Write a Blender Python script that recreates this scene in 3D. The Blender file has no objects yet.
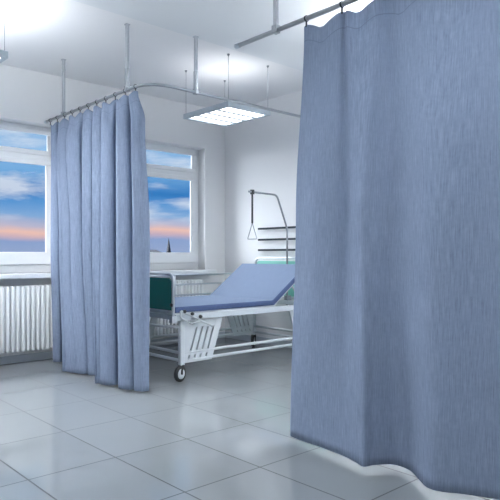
import bpy, bmesh, math, random
from mathutils import Vector, Matrix
random.seed(4)
C = bpy.context.scene.collection
H = 1.05                      # eye height
PI = math.pi

# ------------------------------------------------------------------ materials
def principled(name, col, rough=.6, metal=0., spec=.5):
    m = bpy.data.materials.new(name); m.use_nodes = True
    b = m.node_tree.nodes['Principled BSDF']
    b.inputs['Base Color'].default_value = (*col, 1)
    b.inputs['Roughness'].default_value = rough
    b.inputs['Metallic'].default_value = metal
    b.inputs['Specular IOR Level'].default_value = spec
    return m, m.node_tree.nodes, m.node_tree.links, b

def mat_mottled(name, col, rough=.6, metal=0., spec=.5, scale=6., amt=.04, bump=0., bscale=60.):
    m, n, l, b = principled(name, col, rough, metal, spec)
    tc = n.new('ShaderNodeTexCoord')
    nz = n.new('ShaderNodeTexNoise'); nz.inputs['Scale'].default_value = scale; nz.inputs['Detail'].default_value = 4
    l.new(tc.outputs['Object'], nz.inputs['Vector'])
    mx = n.new('ShaderNodeMix'); mx.data_type = 'RGBA'
    mx.inputs[6].default_value = (*[c*(1-amt) for c in col], 1)
    mx.inputs[7].default_value = (*[min(1, c*(1+amt)) for c in col], 1)
    l.new(nz.outputs['Fac'], mx.inputs[0]); l.new(mx.outputs[2], b.inputs['Base Color'])
    if bump:
        n2 = n.new('ShaderNodeTexNoise'); n2.inputs['Scale'].default_value = bscale
        l.new(tc.outputs['Object'], n2.inputs['Vector'])
        bp = n.new('ShaderNodeBump'); bp.inputs['Strength'].default_value = bump; bp.inputs['Distance'].default_value = .002
        l.new(n2.outputs['Fac'], bp.inputs['Height']); l.new(bp.outputs['Normal'], b.inputs['Normal'])
    return m

def mat_weave(name, col, amt=.16, translucent=0., sx=260., sz=14., rough=.92, seam=0.):
    """slubby woven cloth: thin vertical flecks"""
    m, n, l, b = principled(name, col, rough, 0, .15)
    tc = n.new('ShaderNodeTexCoord')
    def streak(a, bb, c):
        mp = n.new('ShaderNodeMapping'); mp.inputs['Scale'].default_value = (a, bb, c)
        l.new(tc.outputs['UV'], mp.inputs['Vector'])
        nz = n.new('ShaderNodeTexNoise'); nz.inputs['Scale'].default_value = 1; nz.inputs['Detail'].default_value = 3
        nz.inputs['Roughness'].default_value = .65
        l.new(mp.outputs['Vector'], nz.inputs['Vector']); return nz
    n1 = streak(sx, sz, 1); n2 = streak(sx*.18, sz*5, 1)
    ad = n.new('ShaderNodeMath'); ad.operation = 'MULTIPLY_ADD'; ad.inputs[1].default_value = .25
    l.new(n2.outputs['Fac'], ad.inputs[0]); l.new(n1.outputs['Fac'], ad.inputs[2])
    rp = n.new('ShaderNodeValToRGB')
    rp.color_ramp.elements[0].position = .40; rp.color_ramp.elements[1].position = .85
    rp.color_ramp.elements[0].color = (*[c*(1-amt) for c in col], 1)
    rp.color_ramp.elements[1].color = (*[min(1, c*(1+amt)+.012) for c in col], 1)
    l.new(ad.outputs[0], rp.inputs['Fac']); l.new(rp.outputs['Color'], b.inputs['Base Color'])
    bp = n.new('ShaderNodeBump'); bp.inputs['Strength'].default_value = .25; bp.inputs['Distance'].default_value = .0015
    if seam:                                       # stitched seam of the heading
        su = n.new('ShaderNodeSeparateXYZ'); l.new(tc.outputs['UV'], su.inputs[0])
        cp = n.new('ShaderNodeMath'); cp.operation = 'COMPARE'; cp.inputs[1].default_value = seam; cp.inputs[2].default_value = .003
        l.new(su.outputs[1], cp.inputs[0])
        sm = n.new('ShaderNodeMix'); sm.data_type = 'RGBA'; sm.inputs[7].default_value = (*[c*.78 for c in col], 1)
        l.new(cp.outputs[0], sm.inputs[0]); l.new(rp.outputs['Color'], sm.inputs[6]); l.new(sm.outputs[2], b.inputs['Base Color'])
    l.new(ad.outputs[0], bp.inputs['Height']); l.new(bp.outputs['Normal'], b.inputs['Normal'])
    if translucent:
        tr = n.new('ShaderNodeBsdfTranslucent'); l.new(rp.outputs['Color'], tr.inputs['Color'])
        mix = n.new('ShaderNodeMixShader'); mix.inputs[0].default_value = translucent
        out = n['Material Output']
        l.new(b.outputs[0], mix.inputs[1]); l.new(tr.outputs[0], mix.inputs[2]); l.new(mix.outputs[0], out.inputs[0])
    return m

def mat_emit(name, col, strength):
    m = bpy.data.materials.new(name); m.use_nodes = True
    n = m.node_tree.nodes; n.clear()
    e = n.new('ShaderNodeEmission'); e.inputs[0].default_value = (*col, 1); e.inputs[1].default_value = strength
    o = n.new('ShaderNodeOutputMaterial'); m.node_tree.links.new(e.outputs[0], o.inputs[0])
    return m

def mat_glass():
    m = bpy.data.materials.new('window_glass'); m.use_nodes = True
    n = m.node_tree.nodes; l = m.node_tree.links; n.clear()
    t = n.new('ShaderNodeBsdfTransparent'); t.inputs[0].default_value = (.97, .985, 1, 1)
    g = n.new('ShaderNodeBsdfGlossy'); g.inputs['Roughness'].default_value = .02
    f = n.new('ShaderNodeFresnel'); f.inputs[0].default_value = 1.12
    mx = n.new('ShaderNodeMixShader'); o = n.new('ShaderNodeOutputMaterial')
    l.new(f.outputs[0], mx.inputs[0]); l.new(t.outputs[0], mx.inputs[1]); l.new(g.outputs[0], mx.inputs[2]); l.new(mx.outputs[0], o.inputs[0])
    return m

TX, TY, X0, Y0 = .457, .609, 1.095, 1.524
def mat_floor():
    m, n, l, b = principled('floor_tile', (.42, .47, .53), .13, 0, .5)
    tc = n.new('ShaderNodeTexCoord'); sp = n.new('ShaderNodeSeparateXYZ'); l.new(tc.outputs['Object'], sp.inputs[0])
    def math_(op, a, bb=None, c=None):
        k = n.new('ShaderNodeMath'); k.operation = op
        for i, v in enumerate((a, bb, c)):
            if v is None: continue
            if isinstance(v, (int, float)): k.inputs[i].default_value = v
            else: l.new(v, k.inputs[i])
        return k.outputs[0]
    def cell(o, off, t):
        u = math_('DIVIDE', math_('SUBTRACT', o, off), t)
        fr = math_('FRACT', u)
        d = math_('MULTIPLY', math_('MINIMUM', fr, math_('SUBTRACT', 1.0, fr)), t)
        return d, math_('FLOOR', u)
    dx, cx = cell(sp.outputs[0], X0 - 20*TX, TX); dy, cy = cell(sp.outputs[1], Y0 - 20*TY, TY)
    d = math_('MINIMUM', dx, dy)
    line = math_('LESS_THAN', d, .0038)
    wn = n.new('ShaderNodeTexWhiteNoise'); cb = n.new('ShaderNodeCombineXYZ')
    l.new(cx, cb.inputs[0]); l.new(cy, cb.inputs[1]); l.new(cb.outputs[0], wn.inputs[0])
    nz = n.new('ShaderNodeTexNoise'); nz.inputs['Scale'].default_value = 2.2; nz.inputs['Detail'].default_value = 5
    l.new(tc.outputs['Object'], nz.inputs[0])
    v = math_('MULTIPLY_ADD', wn.outputs['Value'], .35, math_('MULTIPLY', nz.outputs['Fac'], .65))
    mx = n.new('ShaderNodeMix'); mx.data_type = 'RGBA'
    mx.inputs[6].default_value = (.222, .243, .257, 1); mx.inputs[7].default_value = (.247, .268, .283, 1)
    l.new(v, mx.inputs[0])
    m2 = n.new('ShaderNodeMix'); m2.data_type = 'RGBA'; m2.inputs[7].default_value = (.03, .035, .042, 1)
    l.new(line, m2.inputs[0]); l.new(mx.outputs[2], m2.inputs[6]); l.new(m2.outputs[2], b.inputs['Base Color'])
    l.new(math_('MULTIPLY_ADD', line, .5, .07), b.inputs['Roughness'])
    hgt = math_('MINIMUM', d, .006)
    bp = n.new('ShaderNodeBump'); bp.inputs['Strength'].default_value = .35; bp.inputs['Distance'].default_value = .2
    l.new(hgt, bp.inputs['Height']); l.new(bp.outputs['Normal'], b.inputs['Normal'])
    return m

M = dict(
    wall=mat_mottled('wall_paint', (.82, .83, .845), .75, spec=.3, scale=1.2, amt=.012, bump=.05, bscale=180),
    ceiling=mat_mottled('ceiling_paint', (.83, .835, .85), .8, spec=.25, scale=.8, amt=.012),
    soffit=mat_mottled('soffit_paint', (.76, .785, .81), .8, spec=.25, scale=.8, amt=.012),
    frame=mat_mottled('window_plastic', (.84, .86, .885), .35, scale=3, amt=.01),
    sill=mat_mottled('sill_board', (.83, .86, .89), .3, scale=3, amt=.02),
    base=mat_mottled('skirting_tile', (.50, .55, .61), .3, scale=4, amt=.03),
    rad=mat_mottled('radiator_enamel', (.82, .845, .86), .35, scale=5, amt=.015),
    glass=mat_glass(), floor=mat_floor(),
    curtain=mat_weave('curtain_cloth', (.212, .264, .372), .22, .12, 240, 9, seam=.085),
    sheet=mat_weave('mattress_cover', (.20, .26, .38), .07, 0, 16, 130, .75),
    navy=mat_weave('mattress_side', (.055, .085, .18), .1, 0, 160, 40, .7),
    steel=mat_mottled('brushed_steel', (.62, .66, .70), .28, 1, scale=40, amt=.06),
    railm=mat_mottled('rail_aluminium', (.36, .385, .42), .38, .7, scale=30, amt=.05),
    post=mat_mottled('post_paint', (.43, .455, .50), .5, 0, scale=10, amt=.03),
    white=mat_mottled('bed_enamel', (.57, .615, .65), .35, scale=8, amt=.02),
    grey=mat_mottled('bed_grey_enamel', (.52, .57, .62), .4, scale=8, amt=.02),
    dark=mat_mottled('dark_rail', (.05, .062, .075), .8, 0, .08, scale=20, amt=.1),
    black=mat_mottled('black_rubber', (.012, .014, .017), .55, scale=30, amt=.15),
    green=mat_mottled('green_laminate', (.010, .15, .13), .22, scale=3, amt=.08),
    green_lit=mat_mottled('green_laminate_lit', (.22, .60, .52), .3, scale=3, amt=.05),  # paler copy of the green, the light on the headboard painted in
    lamp=mat_mottled('lamp_housing', (.50, .56, .62), .4, .2, scale=12, amt=.03),
    louver=mat_mottled('lamp_louver', (.62, .68, .74), .35, .3, scale=12, amt=.03),
    tube=mat_emit('lamp_tube_dimmed', (.95, .975, 1.0), 3.8),
    up=mat_emit('lamp_uplight', (.95, .975, 1.0), 2.2),
    tube_edge=mat_emit('lamp_tube_bright', (.95, .975, 1.0), 40.0),
    tube_added=mat_emit('lamp_tube_added', (.95, .975, 1.0), 9.0),  # strips of the unseen lamps added for fill
    up_mid=mat_emit('lamp_uplight_bright', (.95, .975, 1.0), 15.0),
    up_added_bay=mat_emit('lamp_uplight_added_bay', (.95, .975, 1.0), 36.0),  # upward glow of the lamp added behind the near curtain
    up_added=mat_emit('lamp_uplight_added', (.95, .975, 1.0), 24.0),  # upward glow of the other added, unseen lamps
    wire=mat_mottled('steel_wire', (.30, .32, .35), .4, .8, scale=30, amt=.05),
    strap=mat_mottled('strap_webbing', (.05, .055, .065), .8, scale=60, amt=.2),
    stone=mat_mottled('church_stone', (.05, .055, .07), .9, scale=.5, amt=.2),
    slate=mat_mottled('church_slate', (.03, .033, .045), .8, scale=.6, amt=.2),
    ground=mat_mottled('ground_grass', (.06, .08, .05), .95, scale=.1, amt=.3),
)

# ------------------------------------------------------------------ mesh helpers
class MB:
    def __init__(s): s.bm = bmesh.new(); s.mi = 0
    def _faces(s, vs, fs):
        v = [s.bm.verts.new(p) for p in vs]
        for f in fs:
            try:
                fc = s.bm.faces.new([v[i] for i in f]); fc.material_index = s.mi
            except ValueError: pass
        return v
    def box(s, a, b):
        (x0, y0, z0), (x1, y1, z1) = a, b
        vs = [(x0,y0,z0),(x1,y0,z0),(x1,y1,z0),(x0,y1,z0),(x0,y0,z1),(x1,y0,z1),(x1,y1,z1),(x0,y1,z1)]
        s._faces(vs, [(0,3,2,1),(4,5,6,7),(0,1,5,4),(1,2,6,5),(2,3,7,6),(3,0,4,7)]); return s
    def prism(s, pts, axis, a, b):
        """polygon pts (2D) extruded along axis from a to b"""
        def P(p, t):
            if axis == 'y': return (p[0], t, p[1])
            if axis == 'x': return (t, p[0], p[1])
            return (p[0], p[1], t)
        n = len(pts)
        s._faces([P(p, a) for p in pts] + [P(p, b) for p in pts],
                 [tuple(range(n))[::-1], tuple(range(n, 2*n))] + [(i, (i+1) % n, n+(i+1) % n, n+i) for i in range(n)])
        return s
    def tube(s, pts, r, seg=12, bend=0., nb=6, caps=True, closed=False):
        pts = [Vector(p) for p in pts]
        if bend:
            out = []; n = len(pts)
            for i, p in enumerate(pts):
                if not closed and i in (0, n-1): out.append(p); continue
                a, c = pts[i-1], pts[(i+1) % n]
                d1, d2 = (a-p), (c-p); L = min(bend, d1.length*.49, d2.length*.49)
                q0, q1 = p+d1.normalized()*L, p+d2.normalized()*L
                for k in range(nb+1):
                    t = k/nb; out.append(q0*(1-t)**2 + p*2*t*(1-t) + q1*t*t)
            pts = out
        n = len(pts); rings = []; up = None
        for i, p in enumerate(pts):
            if closed: t = (pts[(i+1) % n]-pts[i-1]).normalized()
            elif i == 0: t = (pts[1]-p).normalized()
            elif i == n-1: t = (p-pts[i-1]).normalized()
            else: t = ((p-pts[i-1]).normalized()+(pts[i+1]-p).normalized()).normalized()
            if up is None:
                up = Vector((0,0,1)) if abs(t.z) < .9 else Vector((1,0,0))
            u = (up - t*up.dot(t)).normalized(); w = t.cross(u); up = u
            rings.append([s.bm.verts.new(p+(u*math.cos(2*PI*k/seg)+w*math.sin(2*PI*k/seg))*r) for k in range(seg)])
        for i in range(n if closed else n-1):
            A, B = rings[i], rings[(i+1) % n]
            for k in range(seg):
                f = s.bm.faces.new((A[k], A[(k+1) % seg], B[(k+1) % seg], B[k])); f.smooth = True; f.material_index = s.mi
        if caps and not closed:
            for R, rev in ((rings[0], True), (rings[-1], False)):
                f = s.bm.faces.new(R[::-1] if rev else R); f.material_index = s.mi
        return s
    def lathe(s, prof, centre, axis, seg=28):
        """prof: (along, radius) pairs round an axis through centre"""
        c = Vector(centre); ax = Vector(axis).normalized()
        u = ax.orthogonal().normalized(); w = ax.cross(u); rings = []
        for t, r in prof:
            rings.append([s.bm.verts.new(c+ax*t+(u*math.cos(2*PI*k/seg)+w*math.sin(2*PI*k/seg))*max(r, 1e-4)) for k in range(seg)])
        for A, B in zip(rings, rings[1:]):
            for k in range(seg):
                f = s.bm.faces.new((A[k], A[(k+1) % seg], B[(k+1) % seg], B[k])); f.smooth = True; f.material_index = s.mi
        s.bm.faces.new(rings[0][::-1]).material_index = s.mi; s.bm.faces.new(rings[-1]).material_index = s.mi
        return s
    def build(s, name, mats, parent=None, bevel=0., loc=None):
        bmesh.ops.recalc_face_normals(s.bm, faces=s.bm.faces)
        me = bpy.data.meshes.new(name); s.bm.to_mesh(me); s.bm.free()
        o = bpy.data.objects.new(name, me); C.objects.link(o)
        for m in (mats if isinstance(mats, (list, tuple)) else [mats]): me.materials.append(m)
        if parent is not None:
            o.parent = parent
            o.matrix_parent_inverse = Matrix.Translation(-world_loc(parent))
        if bevel:
            b = o.modifiers.new('bevel', 'BEVEL'); b.width = bevel; b.segments = 2; b.limit_method = 'ANGLE'
        return o

def world_loc(o):
    p = Vector(o.location)
    if o.parent is not None: p = p + o.matrix_parent_inverse.translation + world_loc(o.parent)
    return p

def tag(o, label=None, cat=None, group=None, kind=None):
    for k, v in (('label', label), ('category', cat), ('group', group), ('kind', kind)):
        if v: o[k] = v
    return o
def thing(name, label, cat, loc, group=None):
    o = bpy.data.objects.new(name, None); C.objects.link(o); o.location = loc; o.empty_display_size = .1
    return tag(o, label, cat, group)
def structure(o, label=None, cat=None): return tag(o, label, cat, kind='structure')
def copy_tree(o, parent=None, delta=None):
    c = o.copy(); C.objects.link(c)
    if parent is not None: c.parent = parent
    if delta is not None: c.location = Vector(o.location)+Vector(delta)
    for ch in [k for k in bpy.data.objects if k.parent == o]: copy_tree(ch, c)
    return c

# ------------------------------------------------------------------ room shell
XW, YW, ZC = 4.85, 5.80, 2.88            # head wall, window wall, ceiling
XL, YB = -3.4, -3.6
SOF_Z, SOF_Y = 2.81, 3.85
structure(MB().box((XL-.2, YB-.2, -.15), (XW+.25, YW+.3, 0)).build('floor', M['floor']), 'large glossy grey floor tiles with thin dark joints', 'floor')
structure(MB().box((XL-.2, SOF_Y, ZC), (XW+.25, YW+.3, ZC+.2)).build('ceiling', M['ceiling']), 'white ceiling strip beside the windows', 'ceiling')
structure(MB().box((XL-.2, YB-.2, SOF_Z), (XW+.25, SOF_Y, ZC+.2)).build('ceiling', M['soffit']), 'slightly lower grey white ceiling over the ward', 'ceiling')
structure(MB().box((XW, YB-.2, 0), (XW+.25, YW+.3, ZC)).build('wall_right', M['wall']), 'white wall behind the head of the bed', 'wall')
structure(MB().box((XL-.2, YB-.2, 0), (XL, YW+.3, ZC)).build('wall_left', M['wall']), 'white wall at the far left of the ward', 'wall')
structure(MB().box((XL, YB-.2, 0), (XW, YB, ZC)).build('wall_back', M['wall']), 'white wall behind the viewer', 'wall')

SILL, TOP = .87, 2.37
WX = [(-.37, .83), (1.48, 2.68), (3.33, 4.53)]
w = MB(); T = YW+.26
w.box((XL, YW, 0), (XW, T, SILL)).box((XL, YW, TOP), (XW, T, ZC))
ed = [XL]+[e for p in WX for e in p]+[XW]
for i in range(0, len(ed), 2): w.box((ed[i], YW, SILL), (ed[i+1], T, TOP))
structure(w.build('wall_front', M['wall']), 'white window wall with deep window openings', 'wall')
structure(MB().box((XL, YW-.012, 0), (XW-.012, YW, .075)).build('baseboard_front', M['base'], bevel=.003), 'grey skirting along the window wall', 'baseboard')
structure(MB().box((XW-.012, YB, 0), (XW, YW-.012, .075)).build('baseboard_right', M['base'], bevel=.003), 'grey skirting along the head wall', 'baseboard')

GZ0, GZ1, GT0, GT1 = 1.08, 1.97, 2.12, 2.285      # glass edges: main pane, transom pane
def make_window(i, x0, x1):
    y0, y1 = YW+.14, YW+.172
    f = MB()                                    # outer frame
    f.box((x0, y0, SILL), (x1, y1, .955)).box((x0, y0, TOP-.045), (x1, y1, TOP))
    f.box((x0, y0, .955), (x0+.06, y1, TOP-.045)).box((x1-.06, y0, .955), (x1, y1, TOP-.045))
    f.box((x0+.06, y0-.004, 2.02), (x1-.06, y1, 2.075))
    r = structure(f.build('window_%d' % i, M['frame'], bevel=.006), ['white window out of sight to the left', 'white framed window left of the blue curtain', 'white framed window behind the hospital bed'][i-1], 'window')
    def sash(name, a, b, z0, z1, g0, g1, q):
        s = MB(); ys, ye = y0-.018, y0+.004
        s.box((a, ys, z0), (b, ye, g0)).box((a, ys, g1), (b, ye, z1))
        s.box((a, ys, g0), (a+q, ye, g1)).box((b-q, ys, g0), (b, ye, g1))
        so = s.build(name, M['frame'], r, bevel=.008)
        MB().box((a+q-.004, y0-.009, g0-.004), (b-q+.004, y0-.004, g1+.004)).build('pane', M['glass'], so)
        return so
    xm = (x0+x1)/2
    sash('transom_sash', x0+.055, x1-.055, 2.072, TOP-.04, GT0, GT1, .06)
    so = sash('sash', x0+.055, x1-.055, .95, 2.024, GZ0, GZ1, .075)
    MB().box((x0+.075, y0-.03, 1.44), (x0+.10, y0-.018, 1.50)).tube([(x0+.0875, y0-.03, 1.47), (x0+.0875, y0-.055, 1.47), (x0+.0875, y0-.055, 1.36)], .008, 8, .01).build('handle', M['frame'], so)
    MB().box((x0-.03, YW-.19, SILL-.045), (x1+.03, YW+.142, SILL)).build('window_sill', M['sill'], r, bevel=.006)
for i, (a, b) in enumerate(WX): make_window(i+1, a, b)

# ------------------------------------------------------------------ radiators under the windows
def radiator(x0, x1, label):
    t = thing('radiator', label, 'radiator', ((x0+x1)/2, YW-.1, .12), 'column radiators under the windows')
    pitch = .0485; n = int((x1-x0)/pitch); first = None
    z0, z1, ya, yb = .125, .755, YW-.155, YW-.085
    for k in range(n):
        x = x1-(k+.5)*pitch
        if first is None:
            m = MB(); ns = 8
            def ring(hw, z):                         # stadium outline in plan
                return [(x+hw*math.cos(q), ya+hw*math.sin(q), z) for q in [PI+PI*i/ns for i in range(ns+1)]] + [(x+hw*math.cos(q), yb+hw*math.sin(q), z) for q in [PI*i/ns for i in range(ns+1)]]
            rings = [[m.bm.verts.new(p) for p in ring(hw, z)] for hw, z in ((.006, z0), (.013, z0+.005), (.0192, z0+.018), (.0192, z1-.018), (.013, z1-.005), (.006, z1))]
            for A, B in zip(rings, rings[1:]):
                for q in range(len(A)):
                    f = m.bm.faces.new((A[q], A[(q+1) % len(A)], B[(q+1) % len(A)], B[q])); f.smooth = True
            m.bm.faces.new(rings[0][::-1]); m.bm.faces.new(rings[-1])
            first = m.build('column', M['rad'], t); fx = x
        else:
            c = first.copy(); C.objects.link(c); c.location = (x-fx, 0, 0)
    ym = (ya+yb)/2
    for z in (z0+.03, z1-.03):
        MB().tube([(x0+.005, ym, z), (x1-.005, ym, z)], .0175, 12).build('header_pipe', M['rad'], t)
    for x in (x0+.2, x1-.2):
        MB().box((x-.012, yb+.012, .25), (x+.012, YW-.0005, .29)).build('wall_bracket', M['rad'], t)
    return t
radiator(1.55, 2.62, 'white column radiator under the window left of the curtain')
radiator(3.40, 4.38, 'white column radiator behind the hospital bed under the right window')

# ------------------------------------------------------------------ pendant panel lamps
LH = 2.40
def make_lamp(x0, y0, label, strip='tube', up='up'):
    x1, y1 = x0+.54, y0+.69
    t = thing('pendant_panel_lamp', label, 'lamp', ((x0+x1)/2, (y0+y1)/2, LH), 'pendant panel lamps')
    h = MB(); e = .035; z1 = LH+.048
    h.box((x0, y0, LH), (x1, y0+e, z1)).box((x0, y1-e, LH), (x1, y1, z1)).box((x0, y0+e, LH), (x0+e, y1-e, z1)).box((x1-e, y0+e, LH), (x1, y1-e, z1))
    h.box((x0+e, y0+e, LH+.022), (x1-e, y1-e, LH+.04))
    h.build('housing', M['lamp'], t, bevel=.003)
    n = 4; p = (y1-y0-2*e)/n
    for k in range(n):
        a = y0+e+k*p
        MB().box((x0+e, a+.024, LH+.006), (x1-e, a+p-.024, LH+.021)).build('light_strip', M[strip], t, bevel=.003)
    for k in range(1, n):
        a = y0+e+k*p
        MB().box((x0+e, a-.023, LH+.002), (x1-e, a+.023, LH+.022)).build('louver', M['louver'], t)
    MB().box((x0+.05, y0+.05, LH+.0405), (x1-.05, y1-.05, LH+.047)).build('uplight_strip', M[up], t)
    zc = ZC if y0 > SOF_Y else SOF_Z
    for x in (x0+.02, x1-.02):
        for y in (y0+.02, y1-.02):
            q = MB().tube([(x, y, z1-.001), (x, y, zc-.02)], .0022, 6)
            q.lathe([(0, .004), (.012, .011), (.02, .013)], (x, y, zc-.02), (0, 0, 1), 12)
            q.build('suspension_wire', M['wire'], t)
    return t
make_lamp(3.465, 4.10, 'white panel lamp hanging on thin wires over the hospital bed')
make_lamp(.97, 4.12, 'panel lamp at left edge of view, only its corner showing', 'tube_edge', 'up_mid')
make_lamp(3.465, 1.80, 'white panel lamp added out of view to brighten the bed bay', 'tube_edge', 'up_added_bay')  # added, hidden by the near curtain, to brighten head wall and bed
for x in (-1.53, .97, 3.465):  # unseen lamps added to raise the general light
    for y in (.7, -2.3):
        if x > 3 and y > 0: y = -.5
        make_lamp(x, y, 'white panel lamp added out of view to light the ward', 'tube_added', 'up_added')
make_lamp(-1.53, 4.12, 'white panel lamp added out of view to light the ward', 'tube_edge', 'up_added')  # extra unseen lamp added to brighten the window side

# ------------------------------------------------------------------ curtain rails
RX, RY, RZ = 2.44, 3.82, 2.36
def post(par, x, y, zc, sleeve=False):
    p = MB().box((x-.012, y-.012, RZ+.012), (x+.012, y+.012, zc))
    p.box((x-.018, y-.018, zc-.008), (x+.018, y+.018, zc))
    o = p.build('ceiling_post', M['post'], par, bevel=.002)
    m = MB().box((x-.019, y-.019, RZ-.016), (x+.019, y+.019, RZ+.03))
    if sleeve: m.box((x-.0145, y-.0145, RZ+.03), (x+.0145, y+.0145, RZ+.17))
    m.build('clamp', M['railm'], o, bevel=.003)
rail = thing('curtain_rail', 'bent metal curtain rail on ceiling posts around the foot of the bed', 'curtain rail', (RX, RY, RZ))
MB().tube([(RX, 5.66, RZ), (RX, RY, RZ), (XW-.012, RY, RZ)], .0125, 14, .24, 12).build('rail_tube', M['railm'], rail)
MB().lathe([(0, .0145), (.03, .0145), (.034, .010)], (RX, 5.645, RZ), (0, 1, 0), 16).build('end_cap', M['lamp'], rail)
MB().lathe([(0, .032), (.008, .032), (.014, .018)], (XW-.0005, RY, RZ), (-1, 0, 0), 20).build('wall_flange', M['railm'], rail)
post(rail, RX, 5.27, ZC); post(rail, RX, 4.125, ZC, True); post(rail, 2.888, RY, SOF_Z, True)

rail2 = thing('curtain_rail', 'straight metal curtain rail carrying the nearest blue curtain at top right', 'curtain rail', (RX, 2.0, RZ))
MB().tube([(RX, 2.80, RZ), (RX, -.2, RZ)], .0135, 14).build('rail_tube', M['railm'], rail2)
MB().lathe([(0, .0155), (.035, .0155), (.04, .011)], (RX, 2.775, RZ), (0, 1, 0), 16).build('end_cap', M['lamp'], rail2)
post(rail2, RX, 2.455, SOF_Z); post(rail2, RX, 1.1, SOF_Z); post(rail2, RX, .0, SOF_Z)

# ------------------------------------------------------------------ curtains
def spline(knots, per=10):
    """Catmull-Rom through (x, y) knots, the same number of samples between neighbours"""
    P = [Vector(k) for k in knots]; P = [P[0]*2-P[1]]+P+[P[-1]*2-P[-2]]; out = []
    for i in range(1, len(P)-2):
        for k in range(per):
            t = k/per; a, b, c, d = P[i-1:i+3]
            out.append(.5*((2*b)+(c-a)*t+(2*a-5*b+4*c-d)*t*t+(3*b-a-3*c+d)*t**3))
    return out+[P[-2]]

def curtain(label, levels, hooks, zb, sag, nv, parent_loc, dip):
    """levels: (v, knots) from the heading (v=0) down to the hem (v=1), all with as many knots"""
    t = thing('hospital_curtain', label, 'curtain', parent_loc, 'blue cubicle curtains')
    paths = [(v, spline(k)) for v, k in levels]
    nu = len(paths[0][1])-1
    acc = [0]; ref = paths[-1][1]
    for p, q in zip(ref, ref[1:]): acc.append(acc[-1]+(q-p).length)
    bm = bmesh.new(); uvl = bm.loops.layers.uv.new('UVMap'); grid = []
    ztop = RZ-.036
    for j in range(nv+1):
        v = (j/nv)**1.15
        k = 0
        while k < len(paths)-2 and paths[k+1][0] < v: k += 1
        f = (v-paths[k][0])/(paths[k+1][0]-paths[k][0]); f = min(max(f, 0), 1); f = f*f*(3-2*f)
        row = []
        for i in range(nu+1):
            p = paths[k][1][i].lerp(paths[k+1][1][i], f)
            pt = paths[0][1][i]
            ds = min(abs(pt.y-h) for h in hooks)                 # the heading sags between hooks
            z = ztop-sag*min(1, ds/dip)**1.4
            z = z+(zb-z)*v
            wob = .005*math.sin(acc[i]*9+v*5)*v
            row.append(bm.verts.new((p.x+wob, p.y, z)))
        grid.append(row)
    for j in range(nv):
        for i in range(nu):
            f = bm.faces.new((grid[j][i], grid[j+1][i], grid[j+1][i+1], grid[j][i+1])); f.smooth = True
            for lp, (a, b) in zip(f.loops, ((i, j), (i, j+1), (i+1, j+1), (i+1, j))):
                lp[uvl].uv = (acc[a], (b/nv)**1.15*2.3)
    me = bpy.data.meshes.new('curtain_cloth'); bm.to_mesh(me); bm.free(); me.materials.append(M['curtain'])
    o = bpy.data.objects.new('curtain_cloth', me); C.objects.link(o); o.parent = t
    o.matrix_parent_inverse = Matrix.Translation(-Vector(t.location))
    sd = o.modifiers.new('thickness', 'SOLIDIFY'); sd.thickness = .003; sd.offset = 0
    first = None
    for h in hooks:
        if first is None:
            m = MB()
            for ra, rb, hw in ((.0145, .0172, .0045),):
                n_ = 20; rings = []
                for r_, y_ in ((ra, -hw), (rb, -hw), (rb, hw), (ra, hw)):
                    rings.append([m.bm.verts.new((RX+r_*math.cos(2*PI*q/n_), h+y_, RZ+r_*math.sin(2*PI*q/n_))) for q in range(n_)])
                for A, B in zip(rings, rings[1:]+rings[:1]):
                    for q in range(n_): m.bm.faces.new((A[q], A[(q+1) % n_], B[(q+1) % n_], B[q]))
            m.box((RX-.003, h-.004, RZ-.047), (RX+.003, h+.004, RZ-.0165))
            first = m.build('curtain_hook', M['dark'], t); h0 = h
        else:
            c = first.copy(); C.objects.link(c); c.location = (0, h-h0, 0)
    return t

CA, SA = math.cos(math.radians(42.32)), math.sin(math.radians(42.32))
def y_at(bearing, x):
    """Y of the point at depth x seen under the bearing (in 1/592 of its tangent, from 250): plan survey of the folds"""
    t = (bearing-250)/592
    return x*(CA-t*SA)/(SA+t*CA)
def pleats(bands):
    """bands: (bearing of crest, bearing of trough, crest x, trough x) -> plan knots: crest, shoulder, shoulder, trough"""
    k = []
    for a, b, xf, xb in bands:
        for fb, fx in ((0, 0), (.28, .10), (.68, .46), (1, 1)):
            x = xf+(xb-xf)*fx; k.append((x, y_at(a+(b-a)*fb, x)))
    return k
# left curtain, drawn back along the window-side run of the rail
hooksL = [5.56-.156*k for k in range(11)]
topL = pleats([(51, 58.5, 2.425, 2.45), (59, 70, 2.425, 2.45), (69, 84, 2.425, 2.45), (83.5, 94, 2.425, 2.45), (93.5, 103, 2.425, 2.45), (102, 118, 2.42, 2.455), (116.5, 131, 2.42, 2.455), (129, 138, 2.42, 2.445)])
upL = pleats([(51, 60.5, 2.44, 2.50), (57, 70, 2.39, 2.46), (66, 84.5, 2.37, 2.48), (82, 95, 2.38, 2.45), (92, 104, 2.38, 2.44), (101, 118.5, 2.36, 2.47), (116, 134, 2.36, 2.47), (131, 145, 2.37, 2.46)])
midL = pleats([(50.5, 61.5, 2.44, 2.51), (59, 73, 2.37, 2.43), (71, 86, 2.405, 2.49), (82.5, 95, 2.37, 2.44), (92.5, 104.5, 2.37, 2.44), (101, 119, 2.34, 2.46), (116, 136, 2.34, 2.45), (133, 150, 2.37, 2.465)])
hemL = pleats([(53.5, 63.5, 2.45, 2.52), (63, 76, 2.317, 2.35), (75, 89, 2.35, 2.42), (87.5, 97, 2.39, 2.45), (95, 101.5, 2.285, 2.32), (99.5, 121, 2.29, 2.425), (119, 136, 2.335, 2.41), (134, 148.5, 2.375, 2.45)])
curtain('blue cubicle curtain gathered in deep folds on the rail beside the window', [(0., topL), (.10, upL), (.5, midL), (1., hemL)], hooksL, .022, .03, 60, (RX, 4.7, 0), .07)

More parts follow.
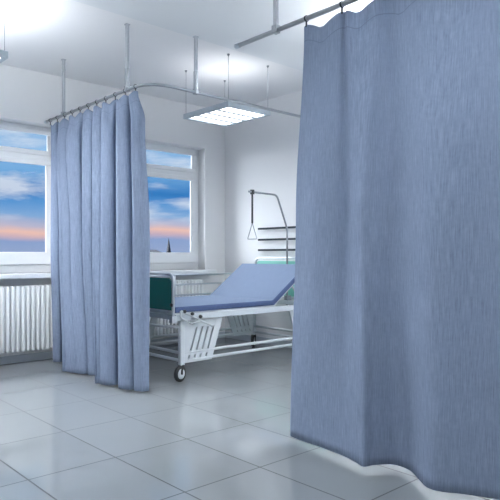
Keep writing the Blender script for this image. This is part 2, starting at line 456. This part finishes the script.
# right curtain, nearest the viewer
hooksR = [2.215-.25*k for k in range(10)]
topR = [(2.445, 2.235), (RX, 2.215), (2.425, 2.09), (2.435, 1.985), (2.455, 1.955), (2.415, 1.90), (2.425, 1.76), (2.455, 1.715), (2.455, 1.68), (2.415, 1.60), (2.41, 1.51), (2.43, 1.43), (2.445, 1.32), (2.45, 1.215),
        (2.42, 1.1), (2.425, .965), (2.45, .84), (2.42, .715), (2.44, .465), (2.42, .33), (2.44, .215), (2.42, .08), (2.44, -.035)]
midR = [(2.45, 2.305), (2.43, 2.24), (2.375, 2.10), (2.395, 1.98), (2.43, 1.93), (2.395, 1.87), (2.365, 1.78), (2.405, 1.725), (2.445, 1.67), (2.425, 1.58), (2.37, 1.49), (2.35, 1.42), (2.37, 1.34), (2.43, 1.22),
        (2.45, 1.08), (2.40, .95), (2.36, .82), (2.43, .66), (2.38, .48), (2.36, .32), (2.43, .18), (2.40, .06), (2.43, -.035)]
hemR = [(2.425, 2.318), (2.41, 2.25), (2.40, 2.14), (2.385, 2.00), (2.375, 1.90), (2.35, 1.80), (2.335, 1.745), (2.395, 1.722), (2.465, 1.665), (2.455, 1.57), (2.38, 1.475), (2.325, 1.40), (2.33, 1.335), (2.39, 1.24),
        (2.45, 1.08), (2.40, .92), (2.34, .78), (2.43, .62), (2.37, .46), (2.33, .30), (2.43, .16), (2.39, .05), (2.43, -.04)]
curtain('blue cubicle curtain nearest the viewer, drawn out flat at right', [(0., topR), (.45, midR), (1., hemR)], hooksR, .028, .048, 56, (RX, 1.1, 0), .11)

# ------------------------------------------------------------------ hospital bed
YN, YF = 3.98, 5.04          # near side and window side of the bed
XF, XH = 2.78, 4.68          # foot end and head end
bed = thing('hospital_bed', 'blue hospital bed with raised backrest on white wheeled frame', 'bed', ((XF+XH)/2, (YN+YF)/2, 0))
P0, P1, Q0, Q1 = 2.89, 4.61, YN+.04, YF-.04      # chassis corners
bf = MB()
for z in (.235, .17):
    bf.tube([(P0, Q0, z), (P1, Q0, z), (P1, Q1, z), (P0, Q1, z)], .0135, 10, .03, 4, closed=True)
bf.build('base_frame', M['white'], bed)
def side_panel(y, mirror):
    m = MB(); a, b = y-.012, y+.012
    mx = (lambda x: P0+P1-x) if mirror else (lambda x: x)
    def poly(pts, i=0.): m.prism([(mx(x), z) for x, z in pts], 'y', a+i, b-i)
    sl = .34                                        # lean of the slats, dx per dz
    X = lambda x, z: x+sl*(z-.30)
    def band(x0, x1, z0, z1, i=0.): poly([(X(x0, z0), z0), (X(x1, z0), z0), (X(x1, z1), z1), (X(x0, z1), z1)], i)
    poly([(P0-.022, .15), (X(2.985, .15), .15), (X(2.985, .50), .50), (P0-.022, .50)])      # solid plate
    for x0, x1 in ((3.004, 3.046), (3.065, 3.107), (3.126, 3.168), (3.187, 3.255)): band(x0, x1, .1515, .4985, .001)
    for z0, z1 in ((.15, .178), (.212, .232), (.44, .50)): band(2.98, 3.253, z0, z1, .002)
    m.build('side_panel', M['white'], bed)
for y in (Q0, Q1):
    for mi in (False, True): side_panel(y, mi)
for x in (P0, P1):
    for y in (Q0, Q1):
        MB().box((x-.02, y-.02, .135), (x+.02, y+.02, .505)).build('leg', M['white'], bed, bevel=.004)
def caster(x, y, ang):
    ax = Vector((-math.sin(ang), math.cos(ang), 0)); d = Vector((math.cos(ang), math.sin(ang), 0)); c = Vector((x, y, .066))-d*.018
    m = MB().lathe([(-.012, .017), (.03, .017), (.034, .012)], (x, y, .125), (0, 0, 1), 16)
    for s in (-1, 1):
        u = ax*s*.021
        m.tube([Vector((x, y, .14))+u*.5, Vector((x, y, .128))+u, c+u+Vector((0, 0, .03)), c+u], .009, 8, .01, 3)
    m.tube([c-ax*.026, c+ax*.026], .006, 8)
    f = m.build('caster', M['black'], bed)
    MB().lathe([(-.014, .041), (-.0165, .056), (-.011, .066), (.011, .066), (.0165, .056), (.014, .041)], c, ax, 32).build('tyre', M['black'], f)
    MB().lathe([(-.017, .012), (-.0165, .042), (.0165, .042), (.017, .012)], c, ax, 32).build('wheel_disc', M['white'], f)
caster(P0, Q0, .25); caster(P1, Q1, .62); caster(P0, Q1, .4); caster(P1, Q0, .1)

# mattress frame and platform
fr = MB()
for y in (YN+.025, YF-.025): fr.box((XF+.03, y-.018, .508), (XH-.03, y+.018, .560))
for x in (XF+.05, 3.3, 3.95, XH-.05): fr.box((x-.018, YN+.04, .513), (x+.018, YF-.04, .556))
fr.build('mattress_frame', M['grey'], bed, bevel=.005)
ZM = .563; BX, BZ = 3.975, ZM                # backrest hinge
ang = math.radians(35.5); ca, sa = math.cos(ang), math.sin(ang); LB = .60
MB().box((XF+.05, YN+.05, ZM-.003), (BX, YF-.05, ZM+.006)).build('platform', M['grey'], bed)
pl = [(BX, BZ-.004), (BX+LB*ca, BZ+LB*sa), (BX+LB*ca-.012*sa, BZ+LB*sa+.012*ca), (BX, BZ+.008)]
MB().prism([(BX, ZM-.006), (BX+LB*ca, BZ+LB*sa-.006), (BX+LB*ca-.008*sa, BZ+LB*sa+.004), (BX-.008*sa, ZM+.005)], 'y', YN+.05, YF-.05).build('backrest_platform', M['grey'], bed)
for y in (YN+.12, YF-.12):
    MB().tube([(BX+.62*LB*ca, y, BZ+.62*LB*sa-.016), (BX+.52, y, .535)], .011, 10).build('backrest_strut', M['white'], bed)
# mattress: extruded profile with a fold at the hinge
TH = .050; tb = math.tan(ang/2)
low = [(XF+.045, ZM+.007), (BX, ZM+.007), (BX+LB*ca, ZM+.007+LB*sa)]
upp = [(XF+.045, ZM+.007+TH), (BX-TH*tb, ZM+.007+TH), (BX+LB*ca-TH*sa, ZM+.007+LB*sa+TH*ca)]
def mattress_mesh():
    bm = bmesh.new(); uvl = bm.loops.layers.uv.new('UVMap')
    def P(q, y): return (q[0], y, q[1])
    ys = [YN+.04, YF-.04]
    V = {}
    for n_, prof in (('l', low), ('u', upp)):
        for i, q in enumerate(prof):
            for j, y in enumerate(ys): V[n_, i, j] = bm.verts.new(P(q, y))
    F = []
    for i in (0, 1):
        F.append(([V['u', i, 0], V['u', i+1, 0], V['u', i+1, 1], V['u', i, 1]], 0))
        F.append(([V['l', i, 0], V['l', i, 1], V['l', i+1, 1], V['l', i+1, 0]], 1))
        F.append(([V['l', i, 0], V['l', i+1, 0], V['u', i+1, 0], V['u', i, 0]], 1))
        F.append(([V['l', i, 1], V['u', i, 1], V['u', i+1, 1], V['l', i+1, 1]], 1))
    F.append(([V['l', 0, 0], V['u', 0, 0], V['u', 0, 1], V['l', 0, 1]], 1))
    F.append(([V['l', 2, 0], V['l', 2, 1], V['u', 2, 1], V['u', 2, 0]], 1))
    for vs, mi in F:
        f = bm.faces.new(vs); f.material_index = mi
        for lp in f.loops:
            co = lp.vert.co; lp[uvl].uv = (co.x*1.2, co.y) if mi == 0 else (co.x, co.z)
    bmesh.ops.recalc_face_normals(bm, faces=bm.faces)
    me = bpy.data.meshes.new('mattress'); bm.to_mesh(me); bm.free()
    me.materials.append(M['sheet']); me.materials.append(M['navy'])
    o = bpy.data.objects.new('mattress', me); C.objects.link(o); o.parent = bed
    o.matrix_parent_inverse = Matrix.Translation(-Vector(bed.location))
    b = o.modifiers.new('bevel', 'BEVEL'); b.width = .012; b.segments = 3; b.limit_method = 'ANGLE'
    return o
mattress_mesh()
# end boards
def board(x, z0, z1, name, pm, lab):
    o = MB().tube([(x, YN, z0), (x, YN, z1), (x, YF, z1), (x, YF, z0)], .0125, 12, .07, 8)
    o.tube([(x, YN, .585), (x, YF, .585)], .0105, 10)
    o.box((x-.02, YN-.012, z0-.005), (x+.03, YN+.03, z0+.05)); o.box((x-.02, YF-.03, z0-.005), (x+.03, YF+.012, z0+.05))
    f = o.build(name, M['steel'], bed)
    zt = z1-.032
    n = 6; rad = .05; pts = [(YN+.018, .597)]
    pts += [(YF-.018, .597)]
    pts += [(YF-.018-rad+rad*math.cos(a), zt-rad+rad*math.sin(a)) for a in [PI/2*k/n for k in range(n+1)]]
    pts += [(YN+.018+rad-rad*math.sin(a), zt-rad+rad*math.cos(a)) for a in [PI/2*k/n for k in range(n+1)]]
    p = MB().prism(pts, 'x', x-.008, x+.008).build('panel', pm, f, bevel=.002); p['label'] = lab
    for y in (YN+.004, YF-.004):
        MB().box((x-.02, y-.012, .63), (x+.01, y+.018, .655)).build('panel_clip', M['black'], f, bevel=.003)
board(XF, .50, .893, 'footboard', M['green'], 'dark green footboard panel')
board(XH, .50, 1.015, 'headboard', M['green_lit'], 'green headboard panel, painted paler as if lit')
# side rail on the window side
sr = MB()
for z in (.842, .742, .632): sr.tube([(XF+.075, YF+.015, z), (4.35, YF+.015, z)], .0095, 10)
for x in (XF+.09, 3.55, 4.32): sr.tube([(x, YF+.015, .842), (x, YF+.015, .52)], .0085, 10)
sr.box((XF+.07, YF-.005, .505), (XF+.11, YF+.024, .545)); sr.box((3.53, YF-.005, .505), (3.57, YF+.024, .545)); sr.box((4.30, YF-.005, .505), (4.34, YF+.024, .545))
sr.build('side_rail', M['steel'], bed)
# lever bracket and knobs at the foot end of the near side
yl = YN-.005
lv = MB().tube([(2.965, yl, .475), (2.85, yl, .535), (2.85, yl, .592), (3.19, yl, .437)], .0085, 8, .015, 3)
lv.tube([(2.965, yl, .475), (3.045, yl, .495)], .0085, 8)
lv.build('rail_lever', M['white'], bed)
for x, z in ((2.885, .585), (2.965, .56), (3.05, .532)):
    MB().lathe([(0, .006), (.012, .006), (.014, .015), (.03, .013), (.034, .008)], (x, YN+.007, z), (0, -1, 0), 14).build('knob', M['black'], bed)
MB().tube([(2.86, YN+.04, .455), (2.79, YN+.12, .455), (2.79, YF-.12, .455)], .012, 10, .03).build('foot_bar', M['white'], bed)
# trapeze pole on the head end
yt = 4.49; xt = XH-.045
tp = MB().tube([(xt, yt, .50), (xt, yt, 1.335), (4.475, yt, 1.692), (4.07, yt, 1.70)], .0105, 12, .045, 6)
tp.box((xt-.02, yt-.025, .56), (XH, yt+.025, .61))
trap = tp.build('trapeze_pole', M['wire'], bed)
xs = 4.12
MB().box((xs-.016, yt-.016, 1.675), (xs+.016, yt+.016, 1.722)).box((xs-.011, yt-.003, 1.375), (xs+.011, yt+.003, 1.69)).build('strap', M['strap'], trap)
hy_ = .072
MB().tube([(xs, yt, 1.38), (xs, yt+hy_, 1.215), (xs, yt-hy_, 1.215)], .0045, 8, .014, 4, closed=True).build('handle', M['wire'], trap)['label'] = 'thin triangular grab handle'

# ------------------------------------------------------------------ equipment rails on the head wall
for z, lab in ((1.36, 'dark equipment rail on the wall above the bed, uppermost of three'),
               (1.23, 'dark equipment rail on the wall above the bed, middle of three'),
               (1.108, 'dark equipment rail just above the headboard, lowest of three')):
    t = thing('wall_rail', lab, 'wall rail', (XW, 4.6, z), 'equipment rails above the bed')
    MB().box((XW-.05, 4.05, z-.0115), (XW-.038, 5.135, z+.0115)).build('bar', M['dark'], t, bevel=.003)
    for y in (4.2, 4.65, 5.0):
        MB().box((XW-.039, y-.012, z-.009), (XW-.0005, y+.012, z+.009)).build('bracket', M['steel'], t)

# ------------------------------------------------------------------ outside: ground and a church far off
structure(MB().box((-150, 40, -9.5), (320, 400, -9)).build('ground', M['ground']), 'dark ground far below the windows', 'ground')
ch = thing('church', 'dark distant church with a thin spire beyond the window behind the bed', 'church', (96, 155, -9))
MB().box((78, 150, -9), (101.4, 160, 1.3)).build('nave', M['stone'], ch)
MB().prism([(149.6, 1.3), (160.4, 1.3), (155, 2.7)], 'x', 77.5, 101.8).build('roof', M['slate'], ch)
MB().box((105.2, 153.3, -9), (106.2, 154.3, 1.6)).build('tower', M['stone'], ch)
sp = MB(); b0 = [(105.15, 153.25, 1.6), (106.25, 153.25, 1.6), (106.25, 154.35, 1.6), (105.15, 154.35, 1.6)]
v = [sp.bm.verts.new(p) for p in b0]+[sp.bm.verts.new((105.7, 153.8, 6.5))]
for i in range(4): sp.bm.faces.new((v[i], v[(i+1) % 4], v[4]))
sp.bm.faces.new(v[:4][::-1]); sp.build('spire', M['slate'], ch)
MB().box((101.3, 152.5, -9), (105.0, 157.5, -.5)).build('annex', M['stone'], ch)

# ------------------------------------------------------------------ sky: evening clouds over a pale horizon
wd = bpy.data.worlds.new('evening_sky'); bpy.context.scene.world = wd; wd.use_nodes = True
n = wd.node_tree.nodes; l = wd.node_tree.links; n.clear()
tc = n.new('ShaderNodeTexCoord'); sep = n.new('ShaderNodeSeparateXYZ'); l.new(tc.outputs['Generated'], sep.inputs[0])
def noise(sx, sz, scale, detail, loc=(0, 0, 0)):
    mp = n.new('ShaderNodeMapping'); mp.inputs['Scale'].default_value = (sx, sx, sz); mp.inputs['Location'].default_value = loc
    l.new(tc.outputs['Generated'], mp.inputs[0])
    z = n.new('ShaderNodeTexNoise'); z.inputs['Scale'].default_value = scale; z.inputs['Detail'].default_value = detail
    z.inputs['Roughness'].default_value = .55
    l.new(mp.outputs[0], z.inputs['Vector']); return z.outputs['Fac']
def mth(op, a, b, c=None):
    k = n.new('ShaderNodeMath'); k.operation = op
    for i, v_ in enumerate((a, b, c)):
        if v_ is None: continue
        if isinstance(v_, (int, float)): k.inputs[i].default_value = v_
        else: l.new(v_, k.inputs[i])
    return k.outputs[0]
warp = noise(1, 3, 5, 4)
el = mth('MULTIPLY_ADD', mth('SUBTRACT', warp, .5), .035, sep.outputs[2])
def lin(c): return tuple(((x/255)/12.92 if x/255 <= .04045 else ((x/255+.055)/1.055)**2.4) for x in c)
ramp = n.new('ShaderNodeValToRGB'); l.new(mth('MULTIPLY', el, 2.0), ramp.inputs[0])
cr = ramp.color_ramp
stops = [(0, (156, 172, 205)), (.045, (142, 164, 205)), (.062, (205, 178, 190)), (.078, (242, 196, 180)), (.098, (190, 185, 205)), (.125, (132, 172, 216)),
         (.17, (92, 152, 210)), (.205, (50, 122, 190)), (.27, (120, 174, 222)), (.36, (150, 190, 228)), (1, (135, 172, 222))]
cr.elements[0].position = 0; cr.elements[0].color = (*lin(stops[0][1]), 1)
cr.elements[1].position = 1; cr.elements[1].color = (*lin(stops[-1][1]), 1)
for p, c in stops[1:-1]:
    e = cr.elements.new(p); e.color = (*lin(c), 1)
cl = noise(1, 4.5, 7, 7, (.35, 0, .2))
cr2 = n.new('ShaderNodeValToRGB'); l.new(cl, cr2.inputs[0]); cr2.color_ramp.elements[0].position = .50; cr2.color_ramp.elements[1].position = .66
gate = n.new('ShaderNodeMapRange'); l.new(sep.outputs[2], gate.inputs[0]); gate.inputs[1].default_value = .045; gate.inputs[2].default_value = .07
fac = mth('MULTIPLY', mth('MULTIPLY', cr2.outputs[0], gate.outputs[0]), .8)
mx = n.new('ShaderNodeMix'); mx.data_type = 'RGBA'; mx.inputs[7].default_value = (*lin((222, 228, 238)), 1)
l.new(fac, mx.inputs[0]); l.new(ramp.outputs[0], mx.inputs[6])
bg = n.new('ShaderNodeBackground'); bg.inputs[1].default_value = .60
out = n.new('ShaderNodeOutputWorld'); l.new(mx.outputs[2], bg.inputs[0]); l.new(bg.outputs[0], out.inputs[0])

# ------------------------------------------------------------------ soft daylight of the bright evening sky
sl = bpy.data.lights.new('daylight', 'SUN'); sl.energy = 11.5; sl.angle = math.radians(95); sl.color = (.95, .975, 1.0)
so_ = bpy.data.objects.new('daylight', sl); C.objects.link(so_); so_.location = (-4, 14, 9)
so_.rotation_euler = Vector((.64*.85, -.77*.85, -.53)).to_track_quat('-Z', 'Y').to_euler()

# ------------------------------------------------------------------ camera and view
cam = bpy.data.cameras.new('camera'); co = bpy.data.objects.new('camera', cam); C.objects.link(co)
co.location = (0, 0, H); co.rotation_euler = (PI/2, 0, -math.radians(42.32))
cam.sensor_width = 36; cam.lens = 592/500*36; cam.shift_y = .01; cam.clip_end = 1000; cam.clip_start = .05
sc = bpy.context.scene; sc.camera = co
sc.view_settings.view_transform = 'Standard'; sc.view_settings.look = 'None'
sc.view_settings.gamma = 1; sc.view_settings.use_curve_mapping = False; sc.view_settings.exposure = 0.74
